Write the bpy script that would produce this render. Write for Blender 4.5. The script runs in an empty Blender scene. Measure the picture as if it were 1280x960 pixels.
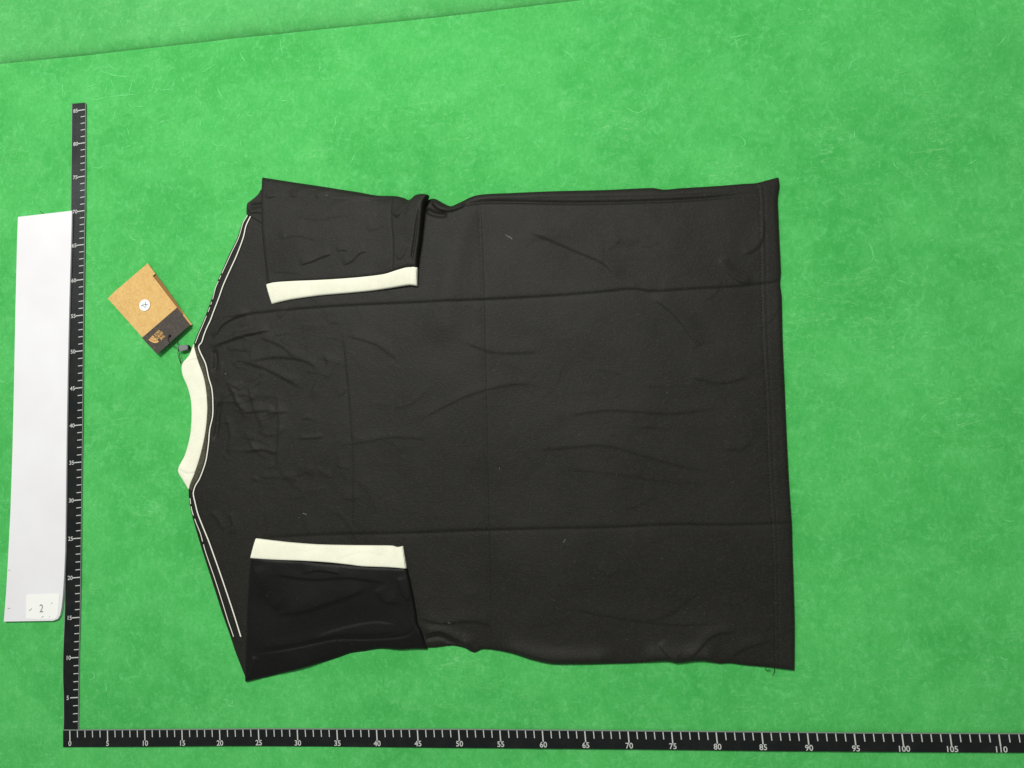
import bpy, math, random
import numpy as np
from mathutils import Matrix, Vector
random.seed(7); rng = np.random.default_rng(7)
S = bpy.context.scene
COL = S.collection

# ------------------------------------------------------------------ camera
# one metre per unit; the ruler zero is the origin, x along the long ruler, y along the upright one
def rotm(r):
    r = np.array(r, float); t = np.linalg.norm(r); k = r / t
    K = np.array([[0, -k[2], k[1]], [k[2], 0, -k[0]], [-k[1], k[0], 0]])
    return np.eye(3) + math.sin(t) * K + (1 - math.cos(t)) * K @ K
FPX = 925.0
POSE = [-0.10111, -0.13724, 0.05621, -56.05247, -45.35934, -94.51015]
CR = rotm(POSE[:3]); CT = np.array(POSE[3:6]) / 100.0
CPOS = -CR.T @ CT
cd = bpy.data.cameras.new('camera'); cam = bpy.data.objects.new('camera', cd); COL.objects.link(cam)
cd.sensor_width = 36.0; cd.lens = 36.0 * FPX / 1280.0; cd.clip_start = 0.01; cd.clip_end = 50
m = Matrix([list(r) for r in CR.T]).to_4x4(); m.translation = Vector(CPOS); cam.matrix_world = m
S.camera = cam

# ------------------------------------------------------------------ light
W = bpy.data.worlds.new('World'); S.world = W; W.use_nodes = True
bg = W.node_tree.nodes['Background']; bg.inputs[0].default_value = (0.95, 1.0, 0.97, 1); bg.inputs[1].default_value = 0.32
def area(name, loc, target, size, power, col):
    d = bpy.data.lights.new(name, 'AREA'); d.shape = 'RECTANGLE'; d.size = size[0]; d.size_y = size[1]; d.energy = power; d.color = col
    o = bpy.data.objects.new(name, d); COL.objects.link(o); o.location = loc
    o.rotation_euler = (Vector(target) - Vector(loc)).to_track_quat('-Z', 'Y').to_euler()
    return o
area('area_lamp', (0.18, 1.42, 1.95), (0.58, 0.45, 0), (0.50, 0.38), 46.5, (1.0, 0.985, 0.94))
area('area_lamp', (-1.85, 1.75, 2.45), (0.2, 0.5, 0), (0.5, 1.1), 13, (0.93, 1.0, 0.97))  # unseen second lamp, added to give the upright ruler its sheen
S.view_settings.view_transform = 'Standard'; S.view_settings.look = 'None'
S.view_settings.exposure = 0.0; S.view_settings.gamma = 1.0
S.render.engine = 'CYCLES'

# ------------------------------------------------------------------ mapping of traced outlines onto the table
def table(p, z=0.0):
    """points traced in the photograph (1280 wide) -> metres on the plane at height z"""
    p = np.atleast_2d(np.asarray(p, float))
    d = np.c_[(p[:, 0] - 640) / FPX, (480 - p[:, 1]) / FPX, -np.ones(len(p))] @ CR
    t = (z - CPOS[2]) / d[:, 2]
    return CPOS[None, :2] + d[:, :2] * t[:, None]

def smooth(pts, n, closed=False):
    """Catmull-Rom through pts, resampled evenly to n points"""
    p = np.array(pts, float)
    if len(p) > 2:
        e = np.vstack([2 * p[0] - p[1], p, 2 * p[-1] - p[-2]]); out = []
        for i in range(1, len(e) - 2):
            t = np.linspace(0, 1, 12, endpoint=False)[:, None]
            a, b, c, d = e[i - 1], e[i], e[i + 1], e[i + 2]
            # chord-limited tangents keep sharp short segments from overshooting
            L = np.linalg.norm(c - b)
            m0 = (c - a); m1 = (d - b)
            m0 = m0 / (np.linalg.norm(m0) + 1e-9) * L * .9; m1 = m1 / (np.linalg.norm(m1) + 1e-9) * L * .9
            out.append((2*t**3-3*t**2+1)*b + (t**3-2*t**2+t)*m0 + (-2*t**3+3*t**2)*c + (t**3-t**2)*m1)
        p = np.vstack(out + [p[-1:]])
    s = np.r_[0, np.cumsum(np.linalg.norm(np.diff(p, axis=0), axis=1))]
    q = np.linspace(0, s[-1], n)
    return np.c_[np.interp(q, s, p[:, 0]), np.interp(q, s, p[:, 1])]

def coons(top, bot, left, right, nu, nv):
    T, B, L, R = smooth(top, nu), smooth(bot, nu), smooth(left, nv), smooth(right, nv)
    u = np.linspace(0, 1, nu)[None, :, None]; v = np.linspace(0, 1, nv)[:, None, None]
    P = (1 - v) * T[None] + v * B[None] + (1 - u) * L[:, None] + u * R[:, None] \
        - ((1-u)*(1-v)*T[0] + u*(1-v)*T[-1] + (1-u)*v*B[0] + u*v*B[-1])
    return P            # nv, nu, 2

def seg_dist(P, line):
    """distance, signed side and position along a polyline, for points P (N,2)"""
    line = np.array(line, float); best = np.full(len(P), 1e9); sd = np.zeros(len(P)); tt = np.zeros(len(P))
    s = np.r_[0, np.cumsum(np.linalg.norm(np.diff(line, axis=0), axis=1))]
    for i in range(len(line) - 1):
        a, b = line[i], line[i + 1]; ab = b - a; L = ab @ ab
        t = np.clip(((P - a) @ ab) / L, 0, 1); q = P - a - t[:, None] * ab
        d = np.hypot(q[:, 0], q[:, 1]); k = d < best
        best[k] = d[k]; sd[k] = np.sign(ab[0] * q[k, 1] - ab[1] * q[k, 0]) * d[k]; tt[k] = (s[i] + t[k] * math.sqrt(L)) / s[-1]
    return best, sd, tt

FK = 1.3
def creases(P, specs):
    """sum of folds in cm; spec = (kind, amplitude, width, polyline)"""
    z = np.zeros(len(P))
    for kind, amp, w, line in specs:
        ln = np.array(line, float)
        if len(ln) > 2: ln = smooth(ln, max(8, len(ln) * 4))
        R = w * 7 + 4
        k = (P[:, 0] > ln[:, 0].min() - R) & (P[:, 0] < ln[:, 0].max() + R) & (P[:, 1] > ln[:, 1].min() - R) & (P[:, 1] < ln[:, 1].max() + R)
        if not k.any(): continue
        d, sd, t = seg_dist(P[k], ln)
        tap = np.clip(t / .18, 0, 1) * np.clip((1 - t) / .18, 0, 1); tap = tap * tap * (3 - 2 * tap)
        if kind != 'press': amp = amp * FK
        if kind == 'ridge': f = np.exp(-(d / w) ** 2)
        elif kind == 'fold':  # one flank steep, one long
            f = np.where(sd > 0, np.exp(-(sd / (w * .33)) ** 2), np.exp(-(sd / (w * 2.2)) ** 2))
        elif kind == 'press':   # a pressed line: shallow V with a small step across it
            f = -np.exp(-d / (w * .35)) + .7 * np.tanh(-sd / (w * .3)) * np.exp(-d / (w * 3)); tap = np.clip(t / .04, 0, 1) * np.clip((1 - t) / .04, 0, 1) * .5 + .5
        z[k] += amp * f * tap
    return z

def vnoise(P, scale, seed):
    r = np.random.default_rng(seed); G = r.random((160, 160))
    q = P / scale + 1000.0; i = np.floor(q).astype(int); f = q - i; f = f * f * (3 - 2 * f)
    a = G[i[:, 0] % 160, i[:, 1] % 160]; b = G[(i[:, 0] + 1) % 160, i[:, 1] % 160]
    c = G[i[:, 0] % 160, (i[:, 1] + 1) % 160]; d = G[(i[:, 0] + 1) % 160, (i[:, 1] + 1) % 160]
    return (a * (1-f[:, 0]) + b * f[:, 0]) * (1-f[:, 1]) + (c * (1-f[:, 0]) + d * f[:, 0]) * f[:, 1] - .5

# ------------------------------------------------------------------ objects
def empty(name, label, cat, loc):
    o = bpy.data.objects.new(name, None); COL.objects.link(o); o.location = loc; o.empty_display_size = .02
    o['label'] = label; o['category'] = cat
    return o
def link(name, me, mat=None, parent=None, kind=None, label=None):
    if mat is not None and not me.materials: me.materials.append(mat)
    o = bpy.data.objects.new(name, me); COL.objects.link(o)
    if parent is not None:
        o.parent = parent
        # the mesh is written in world metres: cancel the offset of the things above it
        off = Vector((0, 0, 0)); q = parent
        while q is not None:
            off += q.location; q = q.parent
        o.location = -off
    if kind: o['kind'] = kind
    if label: o['label'] = label
    return o
def mesh(name, V, F, smooth_=True):
    me = bpy.data.meshes.new(name); V = np.asarray(V, np.float32)
    if isinstance(F, np.ndarray) and F.ndim == 2:
        n, k = F.shape
        me.vertices.add(len(V)); me.vertices.foreach_set('co', V.ravel())
        me.loops.add(n * k); me.loops.foreach_set('vertex_index', F.astype(np.int32).ravel())
        me.polygons.add(n); me.polygons.foreach_set('loop_start', np.arange(0, n * k, k, dtype=np.int32))
        me.update(calc_edges=True)
    else:
        me.from_pydata([tuple(v) for v in V], [], [tuple(f) for f in F]); me.update()
    me.polygons.foreach_set('use_smooth', [smooth_] * len(me.polygons))
    me.validate(); return me

def patch(name, P, Z, base, mat, parent, kind=None, label=None, skirt=True):
    """cloth patch from pixel grid P and heights Z (cm) with its edge turned down to height(s) base (cm)"""
    nv, nu = P.shape[:2]; zc = .003
    XY = table(P.reshape(-1, 2), zc)
    V = np.c_[XY, Z.reshape(-1) / 100.0]
    idx = np.arange(nv * nu).reshape(nv, nu)
    F = np.stack([idx[1:, :-1], idx[1:, 1:], idx[:-1, 1:], idx[:-1, :-1]], -1).reshape(-1, 4)
    if skirt:
        ring = np.r_[idx[0, :-1], idx[:-1, -1], idx[-1, :0:-1], idx[:0:-1, 0]]
        c = V[:, :2].mean(0)
        low = V[ring].copy(); low[:, 2] = np.minimum(base / 100.0, low[:, 2] - 2e-4)
        mid = (V[ring] + low) / 2; 
        nxt = np.roll(V[ring, :2], -1, 0) - np.roll(V[ring, :2], 1, 0); nrm = np.c_[-nxt[:, 1], nxt[:, 0]]
        nrm /= np.linalg.norm(nrm, axis=1)[:, None] + 1e-9
        mid[:, :2] += nrm * .0005
        n0 = len(V); V = np.vstack([V, mid, low]); k = len(ring)
        a = ring; b = np.roll(ring, -1); m0 = n0 + np.arange(k); m1 = np.roll(m0, -1); l0 = m0 + k; l1 = np.roll(l0, -1)
        F = np.vstack([F, np.stack([a, b, m1, m0], -1), np.stack([m0, m1, l1, l0], -1)])
    return link(name, mesh(name, V, F), mat, parent, kind, label)

def tube(line, rad, z, squash=.6, n=8, sub=1):
    """round cord along world-metre points (N,2 or N,3)"""
    L = np.array(line, float)
    if L.shape[1] == 2: L = np.c_[L, np.full(len(L), z)]
    T = np.gradient(L, axis=0); T /= np.linalg.norm(T, axis=1)[:, None] + 1e-12
    Sd = np.cross(T, [0, 0, 1.0]); Sd /= np.linalg.norm(Sd, axis=1)[:, None] + 1e-12
    U = np.cross(Sd, T)
    rad = np.broadcast_to(rad, (len(L),))
    a = np.arange(n) / n * 2 * math.pi
    V = L[:, None] + rad[:, None, None] * (np.cos(a)[None, :, None] * Sd[:, None] + squash * np.sin(a)[None, :, None] * U[:, None])
    V = V.reshape(-1, 3); F = []
    for i in range(len(L) - 1):
        for j in range(n):
            F.append((i*n+j, i*n+(j+1) % n, (i+1)*n+(j+1) % n, (i+1)*n+j))
    F.append(tuple(range(n))[::-1]); F.append(tuple((len(L)-1)*n+j for j in range(n)))
    return V, F
def join(parts):
    V = []; F = []; n = 0
    for v, f in parts:
        V.append(np.asarray(v)); F += [tuple(int(i) + n for i in q) for q in f]; n += len(v)
    return np.vstack(V), F
def slab(poly, z0, z1, bevel=0.0):
    """closed prism of a polygon given in world metres"""
    p = np.asarray(poly, float); n = len(p)
    area2 = (p[:, 0] * np.roll(p[:, 1], -1) - np.roll(p[:, 0], -1) * p[:, 1]).sum()
    if area2 < 0: p = p[::-1]
    z0 = np.broadcast_to(z0, (n,)); z1 = np.broadcast_to(z1, (n,))
    c = p.mean(0); V = list(np.c_[p, z0]) + list(np.c_[p, z1 - bevel])
    F = [tuple(range(n))[::-1]] + [(i, (i+1) % n, n+(i+1) % n, n+i) for i in range(n)]
    if bevel:
        q = p + (c - p) / np.linalg.norm(c - p, axis=1)[:, None] * bevel
        V += list(np.c_[q, z1]); F += [(n+i, n+(i+1) % n, 2*n+(i+1) % n, 2*n+i) for i in range(n)]; F.append(tuple(range(2*n, 3*n)))
    else: F.append(tuple(range(n, 2*n)))
    return np.array(V), F
def put(name, vf, mat, parent=None, **k):
    sm = k.pop('sm', False)
    return link(name, mesh(name, vf[0], vf[1], sm), mat, parent, **k)

# ------------------------------------------------------------------ materials
def mat(name, base, rough=.8, spec=.5, sheen=0.0):
    M = bpy.data.materials.new(name); M.use_nodes = True; b = M.node_tree.nodes['Principled BSDF']
    b.inputs['Base Color'].default_value = (*base, 1); b.inputs['Roughness'].default_value = rough
    b.inputs['Specular IOR Level'].default_value = spec
    b.inputs['Sheen Weight'].default_value = sheen; b.inputs['Sheen Roughness'].default_value = .5
    return M
class N:
    def __init__(s, M): s.M = M; s.t = M.node_tree; s.b = s.t.nodes['Principled BSDF']; s.tc = s.t.nodes.new('ShaderNodeTexCoord')
    def node(s, typ, **k):
        n = s.t.nodes.new(typ)
        for a, v in k.items():
            if a in n.inputs: n.inputs[a].default_value = v
            else: setattr(n, a, v)
        return n
    def l(s, a, b): s.t.links.new(a, b)
    def coord(s, scale=(1, 1, 1), rot=0):
        m_ = s.node('ShaderNodeMapping'); m_.inputs['Scale'].default_value = scale; m_.inputs['Rotation'].default_value = (0, 0, rot)
        s.l(s.tc.outputs['Object'], m_.inputs['Vector']); return m_.outputs[0]
    def noise(s, scale, detail=4, rough=.55, co=None, dist=0.0):
        n = s.node('ShaderNodeTexNoise'); n.inputs['Scale'].default_value = scale; n.inputs['Detail'].default_value = detail
        n.inputs['Roughness'].default_value = rough; n.inputs['Distortion'].default_value = dist
        s.l(co if co is not None else s.coord(), n.inputs['Vector']); return n.outputs['Fac']
    def ramp(s, fac, a, b, x0=0.0, x1=1.0):
        r = s.node('ShaderNodeMapRange'); r.inputs['From Min'].default_value = a; r.inputs['From Max'].default_value = b
        r.inputs['To Min'].default_value = x0; r.inputs['To Max'].default_value = x1; s.l(fac, r.inputs['Value']); return r.outputs[0]
    def math(s, op, a, b):
        n = s.node('ShaderNodeMath', operation=op)
        for i, x in enumerate((a, b)):
            if isinstance(x, (int, float)): n.inputs[i].default_value = x
            else: s.l(x, n.inputs[i])
        return n.outputs[0]
    def mix(s, fac, a, b):
        n = s.node('ShaderNodeMix', data_type='RGBA')
        if isinstance(fac, (int, float)): n.inputs['Factor'].default_value = fac
        else: s.l(fac, n.inputs['Factor'])
        for i, x in ((6, a), (7, b)):
            if isinstance(x, tuple): n.inputs[i].default_value = (*x, 1)
            else: s.l(x, n.inputs[i])
        return n.outputs[2]
    def bump(s, h, strength, dist):
        n = s.node('ShaderNodeBump'); n.inputs['Strength'].default_value = strength; n.inputs['Distance'].default_value = dist
        s.l(h, n.inputs['Height']); s.l(n.outputs[0], s.b.inputs['Normal'])

def felt(name, a, b, c):
    M = mat(name, a, .95, .15, .15); n = N(M)
    big = n.noise(5.5, 5, .6); mid = n.noise(28, 5, .65, dist=.6); fine = n.noise(420, 3, .6)
    col = n.mix(n.ramp(big, .40, .60), a, b)
    col = n.mix(n.ramp(mid, .42, .74, 0, .55), col, c)
    blot = n.noise(75, 4, .7, dist=1.2)
    col = n.mix(n.ramp(blot, .52, .74, 0, .5), col, (.15, .62, .20))
    col = n.mix(n.ramp(n.noise(60, 4, .7, co=n.coord((1, 1, 1), .7)), .30, .43, .35, 0), col, (.035, .33, .07))
    # pale scuffs: thin wandering fibres rubbed into the nap, in patches
    for rot, sc in ((.25, 1), (1.9, 1.3), (2.7, .8)):
        w = n.noise(34 * sc, 3, .5, co=n.coord((.35, 1.6, 1), rot), dist=2.2)
        line = n.ramp(n.math('ABSOLUTE', n.math('SUBTRACT', w, .5), 0), 0, .010, 1, 0)
        where = n.ramp(n.noise(9 * sc, 3, .6, co=n.coord((1, 1, 1), rot + 1)), .53, .68)
        col = n.mix(n.math('MULTIPLY', n.math('MULTIPLY', line, where), .42), col, (.33, .72, .33))
    col = n.mix(n.ramp(fine, .35, .7, 0, .22), col, (.03, .36, .07))
    nap = n.noise(190, 4, .75, co=n.coord((1.3, .75, 1), .15), dist=.8)
    col = n.mix(n.ramp(nap, .53, .75, 0, .42), col, (.20, .62, .24)); col = n.mix(n.ramp(nap, .47, .28, 0, .5), col, (.04, .34, .07))
    sp = n.node('ShaderNodeTexVoronoi'); sp.inputs['Scale'].default_value = 210; n.l(n.coord(), sp.inputs['Vector'])
    col = n.mix(n.math('MULTIPLY', n.ramp(sp.outputs['Distance'], .02, .12, .55, 0), n.ramp(n.noise(50), .55, .62)), col, (.35, .75, .38))
    n.l(col, n.b.inputs['Base Color'])
    h = n.math('ADD', n.math('MULTIPLY', fine, .5), n.math('MULTIPLY', mid, 1.2))
    n.bump(h, .55, .0012)
    return M
M_felt = felt('green_felt', (.050, .375, .074), (.074, .455, .100), (.118, .53, .145))
M_felt2 = felt('green_felt_far', (.068, .375, .088), (.092, .435, .112), (.135, .49, .15))

def cotton(name, base, lint=.5, k=1.0, rough=.85):
    M = mat(name, base, rough, .18, .02); n = N(M)
    n.b.inputs['Sheen Tint'].default_value = (1, .97, .9, 1)
    cl = n.noise(14, 5, .6); fine = n.noise(900, 2, .6)
    lo = tuple(x * .78 for x in base); hi = tuple(x * 1.35 for x in base)
    col = n.mix(n.ramp(cl, .3, .7), lo, hi)
    thread = n.noise(430, 3, .75, co=n.coord((.8, 1.1, 1)))
    col = n.mix(n.ramp(thread, .5, .72, 0, .7), col, tuple(x * 2.8 for x in base))
    col = n.mix(n.ramp(fine, .55, .3, 0, .7), col, tuple(x * .5 for x in base))
    sp = n.node('ShaderNodeTexVoronoi'); sp.inputs['Scale'].default_value = 170; n.l(n.coord(), sp.inputs['Vector'])
    dust = n.math('MULTIPLY', n.ramp(sp.outputs['Distance'], .03, .13, .55 * lint, 0), n.ramp(n.noise(38, 3), .56, .66))
    col = n.mix(dust, col, (.22, .21, .19))
    n.l(col, n.b.inputs['Base Color'])
    h = n.math('ADD', n.math('MULTIPLY', fine, .35), n.math('MULTIPLY', n.math('ADD', thread, n.noise(60, 4, .6)), .8))
    n.bump(h, .45 * k, .0009)
    return M
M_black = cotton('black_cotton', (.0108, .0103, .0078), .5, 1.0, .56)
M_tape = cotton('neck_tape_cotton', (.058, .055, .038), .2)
M_sleeve_shade = cotton('shaded_sleeve_cotton', (.0034, .0035, .0031), .25, .7, .50)  # same cotton darkened: the lower sleeve's shade is painted into its colour

def rib(name, base, ang=0.0, sc=260):
    M = mat(name, base, .85, .2, .2); n = N(M)
    w = n.node('ShaderNodeTexWave', wave_type='BANDS', bands_direction='X'); w.inputs['Scale'].default_value = sc; w.inputs['Distortion'].default_value = .6
    n.l(n.coord((1, 1, 1), ang), w.inputs['Vector'])
    nz = n.noise(45, 4, .6)
    col = n.mix(n.ramp(nz, .35, .7), base, tuple(x * .90 for x in base))
    col = n.mix(n.ramp(w.outputs['Fac'], 0, 1, .18, 0), col, tuple(x * .7 for x in base))
    n.l(col, n.b.inputs['Base Color'])
    n.bump(n.math('ADD', w.outputs['Fac'], n.math('MULTIPLY', nz, 2.0)), .5, .0006)
    return M
M_rib = rib('cream_rib', (.92, .91, .74)); M_ribc = rib('cream_rib_collar', (.92, .91, .74), 1.4)
M_pipe = mat('white_piping', (.80, .79, .70), .7, .3)

def ruler_mat():
    M = mat('black_vinyl', (.006, .008, .008), .36, .28); n = N(M)
    d = n.noise(55, 5, .65); sc = n.noise(300, 2, .5, co=n.coord((1, .15, 1), .3))
    col = n.mix(n.ramp(d, .45, .75, 0, .5), (.004, .006, .006), (.018, .018, .015)); n.l(col, n.b.inputs['Base Color'])
    n.l(n.ramp(n.noise(20, 4), .3, .7, .30, .44), n.b.inputs['Roughness'])
    n.bump(n.math('ADD', sc, d), .18, .0006); return M
M_rul = ruler_mat(); M_tick = mat('ruler_print_white', (.52, .53, .50), .55, .4)
M_ruledge = mat('ruler_edge_grey', (.20, .24, .21), .6, .3)

def kraft():
    M = mat('kraft_card', (.55, .32, .12), .8, .3); n = N(M)
    f = n.noise(330, 4, .7); f2 = n.noise(90, 4, .7, dist=1.5)
    col = n.mix(n.ramp(f2, .35, .7), (.70, .45, .165), (.60, .37, .125))
    col = n.mix(n.ramp(f, .52, .68, 0, .5), col, (.38, .21, .07))
    col = n.mix(n.ramp(n.noise(480, 2), .62, .72, 0, .5), col, (.78, .55, .28))
    n.l(col, n.b.inputs['Base Color']); n.bump(f, .2, .0004); return M
M_kraft = kraft()
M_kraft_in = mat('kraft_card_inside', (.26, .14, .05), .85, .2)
def darkcard():
    M = mat('dark_card_print', (.055, .043, .036), .7, .35); n = N(M)
    f = n.noise(300, 4, .7); col = n.mix(n.ramp(f, .5, .72), (.050, .040, .034), (.10, .08, .065)); n.l(col, n.b.inputs['Base Color']); return M
M_dcard = darkcard(); M_logo = mat('tan_print', (.62, .36, .12), .7, .3)
M_stick = mat('white_sticker', (.84, .85, .86), .5, .4); M_ink = mat('grey_ink', (.10, .12, .14), .6, .3)
def paper():
    M = mat('white_board', (.76, .82, .84), .5, .4); n = N(M)
    col = n.mix(n.ramp(n.noise(6, 4), .35, .7), (.77, .765, .78), (.71, .685, .71))
    col = n.mix(n.ramp(n.noise(60, 5, .7), .66, .8, 0, .4), col, (.70, .68, .66)); n.l(col, n.b.inputs['Base Color'])
    n.bump(n.noise(8, 2), .15, .002); return M
M_board = paper(); M_bsq = mat('board_sticker_paper', (.86, .855, .82), .4, .4); M_pen = mat('pencil_mark', (.22, .21, .22), .6, .3)
M_cord = mat('black_cord', (.03, .035, .03), .8, .2); M_tog = mat('grey_toggle', (.17, .18, .18), .35, .5)
M_hole = mat('black_eyelet', (.006, .006, .006), .9, .1)
M_thread = mat('grey_thread', (.045, .043, .038), .9, .1); M_dthread = mat('dark_thread', (.006, .008, .006), .9, .1)
M_lint = mat('pale_lint', (.19, .185, .165), .9, .1)

# ------------------------------------------------------------------ setting: two sheets of green felt
def sheet(name, XY, Z, mt, turn=-1):
    nv, nu = XY.shape[:2]; V = np.c_[XY.reshape(-1, 2), Z.reshape(-1)]
    idx = np.arange(nv * nu).reshape(nv, nu)
    F = np.stack([idx[1:, :-1], idx[1:, 1:], idx[:-1, 1:], idx[:-1, :-1]], -1).reshape(-1, 4)
    if turn is None:
        o = link(name, mesh(name, V, F), mt); o['kind'] = 'structure'; return o
    # the cut edge has the felt's own thickness
    r = idx[turn]; low = V[r].copy(); low[:, 2] -= .0050; n0 = len(V); V = np.vstack([V, low]); b = n0 + np.arange(nu)
    F = np.vstack([F, np.stack([r[:-1], b[:-1], b[1:], r[1:]], -1)])
    o = link(name, mesh(name, V, F), mt); o['kind'] = 'structure'; return o
# the near sheet ends in a cut edge along the seam; the far one dips under it
seam = [(-60, 86), (0, 80), (60, 74), (100, 70), (200, 59), (262, 51.8), (300, 47.5), (345, 42.8), (400, 37), (500, 27), (600, 15.5), (730, 0), (800, -8)]
sw = table(smooth(seam, 300)); d0 = sw[1] - sw[0]; d1 = sw[-1] - sw[-2]
a0 = sw[0] - d0 / np.linalg.norm(d0) * .8; a1 = sw[-1] + d1 / np.linalg.norm(d1) * 1.3
sw = np.vstack([[a0 + (sw[0] - a0) * t for t in np.linspace(0, 1, 30, endpoint=False)], sw, [sw[-1] + (a1 - sw[-1]) * t for t in np.linspace(0.03, 1, 40)]])
nu_ = len(sw); v_ = np.r_[0, .0006, .0015, .003, .006, .012, np.linspace(.02, 1.9, 260)]
g = sw[None] - np.array([0, 1.0]) * v_[::-1, None, None]; q = g.reshape(-1, 2)
away = (v_[::-1][:, None] + 0 * sw[None, :, 0]).ravel()
zz = (-(vnoise(q, .16, 3) + .5) * .0022 - (vnoise(q, .05, 4) + .5) * .0006) * np.clip(away / .03, 0, 1)
zz += -.0004 * np.clip(1 - away / .0015, 0, 1) ** 2  + .0012 * np.exp(-away / .01) * (vnoise(q * [1, .1], .06, 9) + .5)
sheet('table_cloth', g[::-1], zz.reshape(g.shape[:2])[::-1], M_felt, turn=0)
off = np.r_[-.02, -.006, -.002, 0, .0008, .0016, .0024, .0034, .0046, .006, .007, .010, .014, .018, .022, .028, .035, .045, .06, .09, .13, .2, .35, .6, 1.0][::-1]
XY = sw[None] + off[:, None, None] * np.array([-.05, 1.0]); o_ = off[:, None] + 0 * XY[..., 0]; X_ = XY[..., 0]
xa, xb = table([(286, 46)])[0, 0], table([(312, 46)])[0, 0]
depth = .0042 + .0025 * vnoise(XY.reshape(-1, 2) * [1, .1], .09, 5).reshape(X_.shape) + .004 * np.exp(-((X_ - xa) / .016) ** 2)
Z = .0006 - depth * 1.7 * np.exp(-(np.clip(o_, 0, 9) / .014) ** 1.3) - .013 * np.exp(-np.clip(o_, 0, 9) / .0030) + .003 * np.exp(-((X_ - xb) / .02) ** 2 - ((o_ - .022) / .012) ** 2)
Z -= .0015 * np.clip(-o_ / .006, 0, 1)
sheet('table_cloth', XY, Z, M_felt2, turn=None)

# ------------------------------------------------------------------ rulers
def text_mesh(s, size, bold=.02):
    c = bpy.data.curves.new('t', 'FONT'); c.body = s; c.size = size; c.align_x = 'CENTER'; c.align_y = 'CENTER'; c.offset = bold * size; c.extrude = .00008; c.resolution_u = 3
    o = bpy.data.objects.new('t', c); COL.objects.link(o); bpy.context.view_layer.update()
    me = bpy.data.meshes.new_from_object(o.evaluated_get(bpy.context.evaluated_depsgraph_get())); bpy.data.objects.remove(o); bpy.data.curves.remove(c)
    return me
def place_text(name, me, x, y, z, mt, parent, rot=0, sx=1):
    o = link(name, me, mt, parent); o.location = Vector((x, y, z)) + o.location; o.rotation_euler = (0, 0, rot); o.scale = (sx, 1, 1); return o
ZR = .0009
hx = [88,135,181.5,228,275,323.5,372,421.5,471,522,573.5,625,678,731,785,839.5,895,952,1009,1067.5,1127,1187,1248,1310]
hyp = ([88,181,275,323,471,573,731,839,952,1067,1187,1248,1310],[912.5,912,911.5,911,911.5,911.6,913,914,915,916.2,916.7,917,917.2])
hbp = ([79,181,275,400,573,731,839,952,1067,1187,1280,1320],[933.7,933,932,932.7,934.5,935.7,936.8,938.3,939.2,940,940.5,940.7])
vy = [137.3,178.7,220.5,263.5,305.8,349.5,394,438.5,484.5,531,577.5,624.7,672.5,721.5,771.5,821.5,871.5]
vrp = ([128,137,178,220,263,305,350,394,438,484,531,577,625,672,721,771,821,871,912],[107,107.3,107.4,107,106.6,105.8,105.2,104.8,104.4,103.9,103.5,102.9,102.4,101.8,101.2,100.4,99.2,98.5,98.2])
vlp = ([128,178,220,263,305,350,394,438,484,531,577,625,672,721,760,780,800,821,850,871,900,913],[91.0,90.6,90.1,89.8,88.9,88.1,87.2,86.4,85.6,84.6,84,83.4,82.8,82.4,82.1,81.5,80.6,79.8,79.7,80.6,80.8,80.3])
def strip(a, b, z, th):
    """ribbon between two world polylines"""
    n = len(a); V = np.vstack([np.c_[a, np.full(n, z)], np.c_[b, np.full(n, z)], np.c_[a, np.full(n, z - th)], np.c_[b, np.full(n, z - th)]])
    F = []
    for i in range(n - 1):
        F += [(i, i+1, n+i+1, n+i), (2*n+i, 2*n+i+1, i+1, i), (n+i, n+i+1, 3*n+i+1, 3*n+i)]
    F += [(0, n, 3*n, 2*n), (n-1, 3*n-1, 4*n-1, 2*n-1)][:1]
    F += [(n-1, 3*n-1, 4*n-1, 2*n-1)]
    return V, F
def quad(cx, cy, dx, dy, w, z):
    """bar from (cx,cy) along (dx,dy), width w"""
    L = math.hypot(dx, dy); px, py = -dy / L * w / 2, dx / L * w / 2
    V = [(cx+px, cy+py, z), (cx-px, cy-py, z), (cx+dx-px, cy+dy-py, z), (cx+dx+px, cy+dy+py, z)]
    return slab(np.array(V)[:, :2], z - .0001, z)
digits = {}
def num(s, size):
    if (s, size) not in digits: digits[(s, size)] = text_mesh(s, size, .012)
    return digits[(s, size)]
# along the bottom
rl = empty('ruler', 'long black measuring tape lying along the bottom edge, white marks numbered 0 to 110', 'ruler', (0, 0, 0))
xs = np.linspace(79.5, 1310, 140)
top = table(np.c_[xs, np.interp(xs, *hyp)]); bot = table(np.c_[xs, np.interp(xs, *hbp)])
put('tape', strip(top, bot, ZR, .0008), M_rul, rl)
xe = np.linspace(79.5, 1310, 140)
put('tape_edge', strip(table(np.c_[xe, np.interp(xe, *hyp) - .9]), table(np.c_[xe, np.interp(xe, *hyp) + .25]), ZR + .00012, .0009), M_ruledge, rl)
ticks = []
for k in range(0, 115):
    px = np.interp(k / 5, range(len(hx)), hx); x, y = table([(px, np.interp(px, *hyp) + .6)])[0]
    L = .0122 if k % 5 == 0 else .0082
    ticks.append(quad(x, y, .0004, -L, .0014 if k % 5 == 0 else .0011, ZR + .0002))
    if k % 5 == 0:
        me = num(str(k), .0088)
        place_text('numeral', me, x + .0004, y - .0158, ZR + .0002, M_tick, rl)
put('tick_marks', join(ticks), M_tick, rl, kind='stuff')
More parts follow.
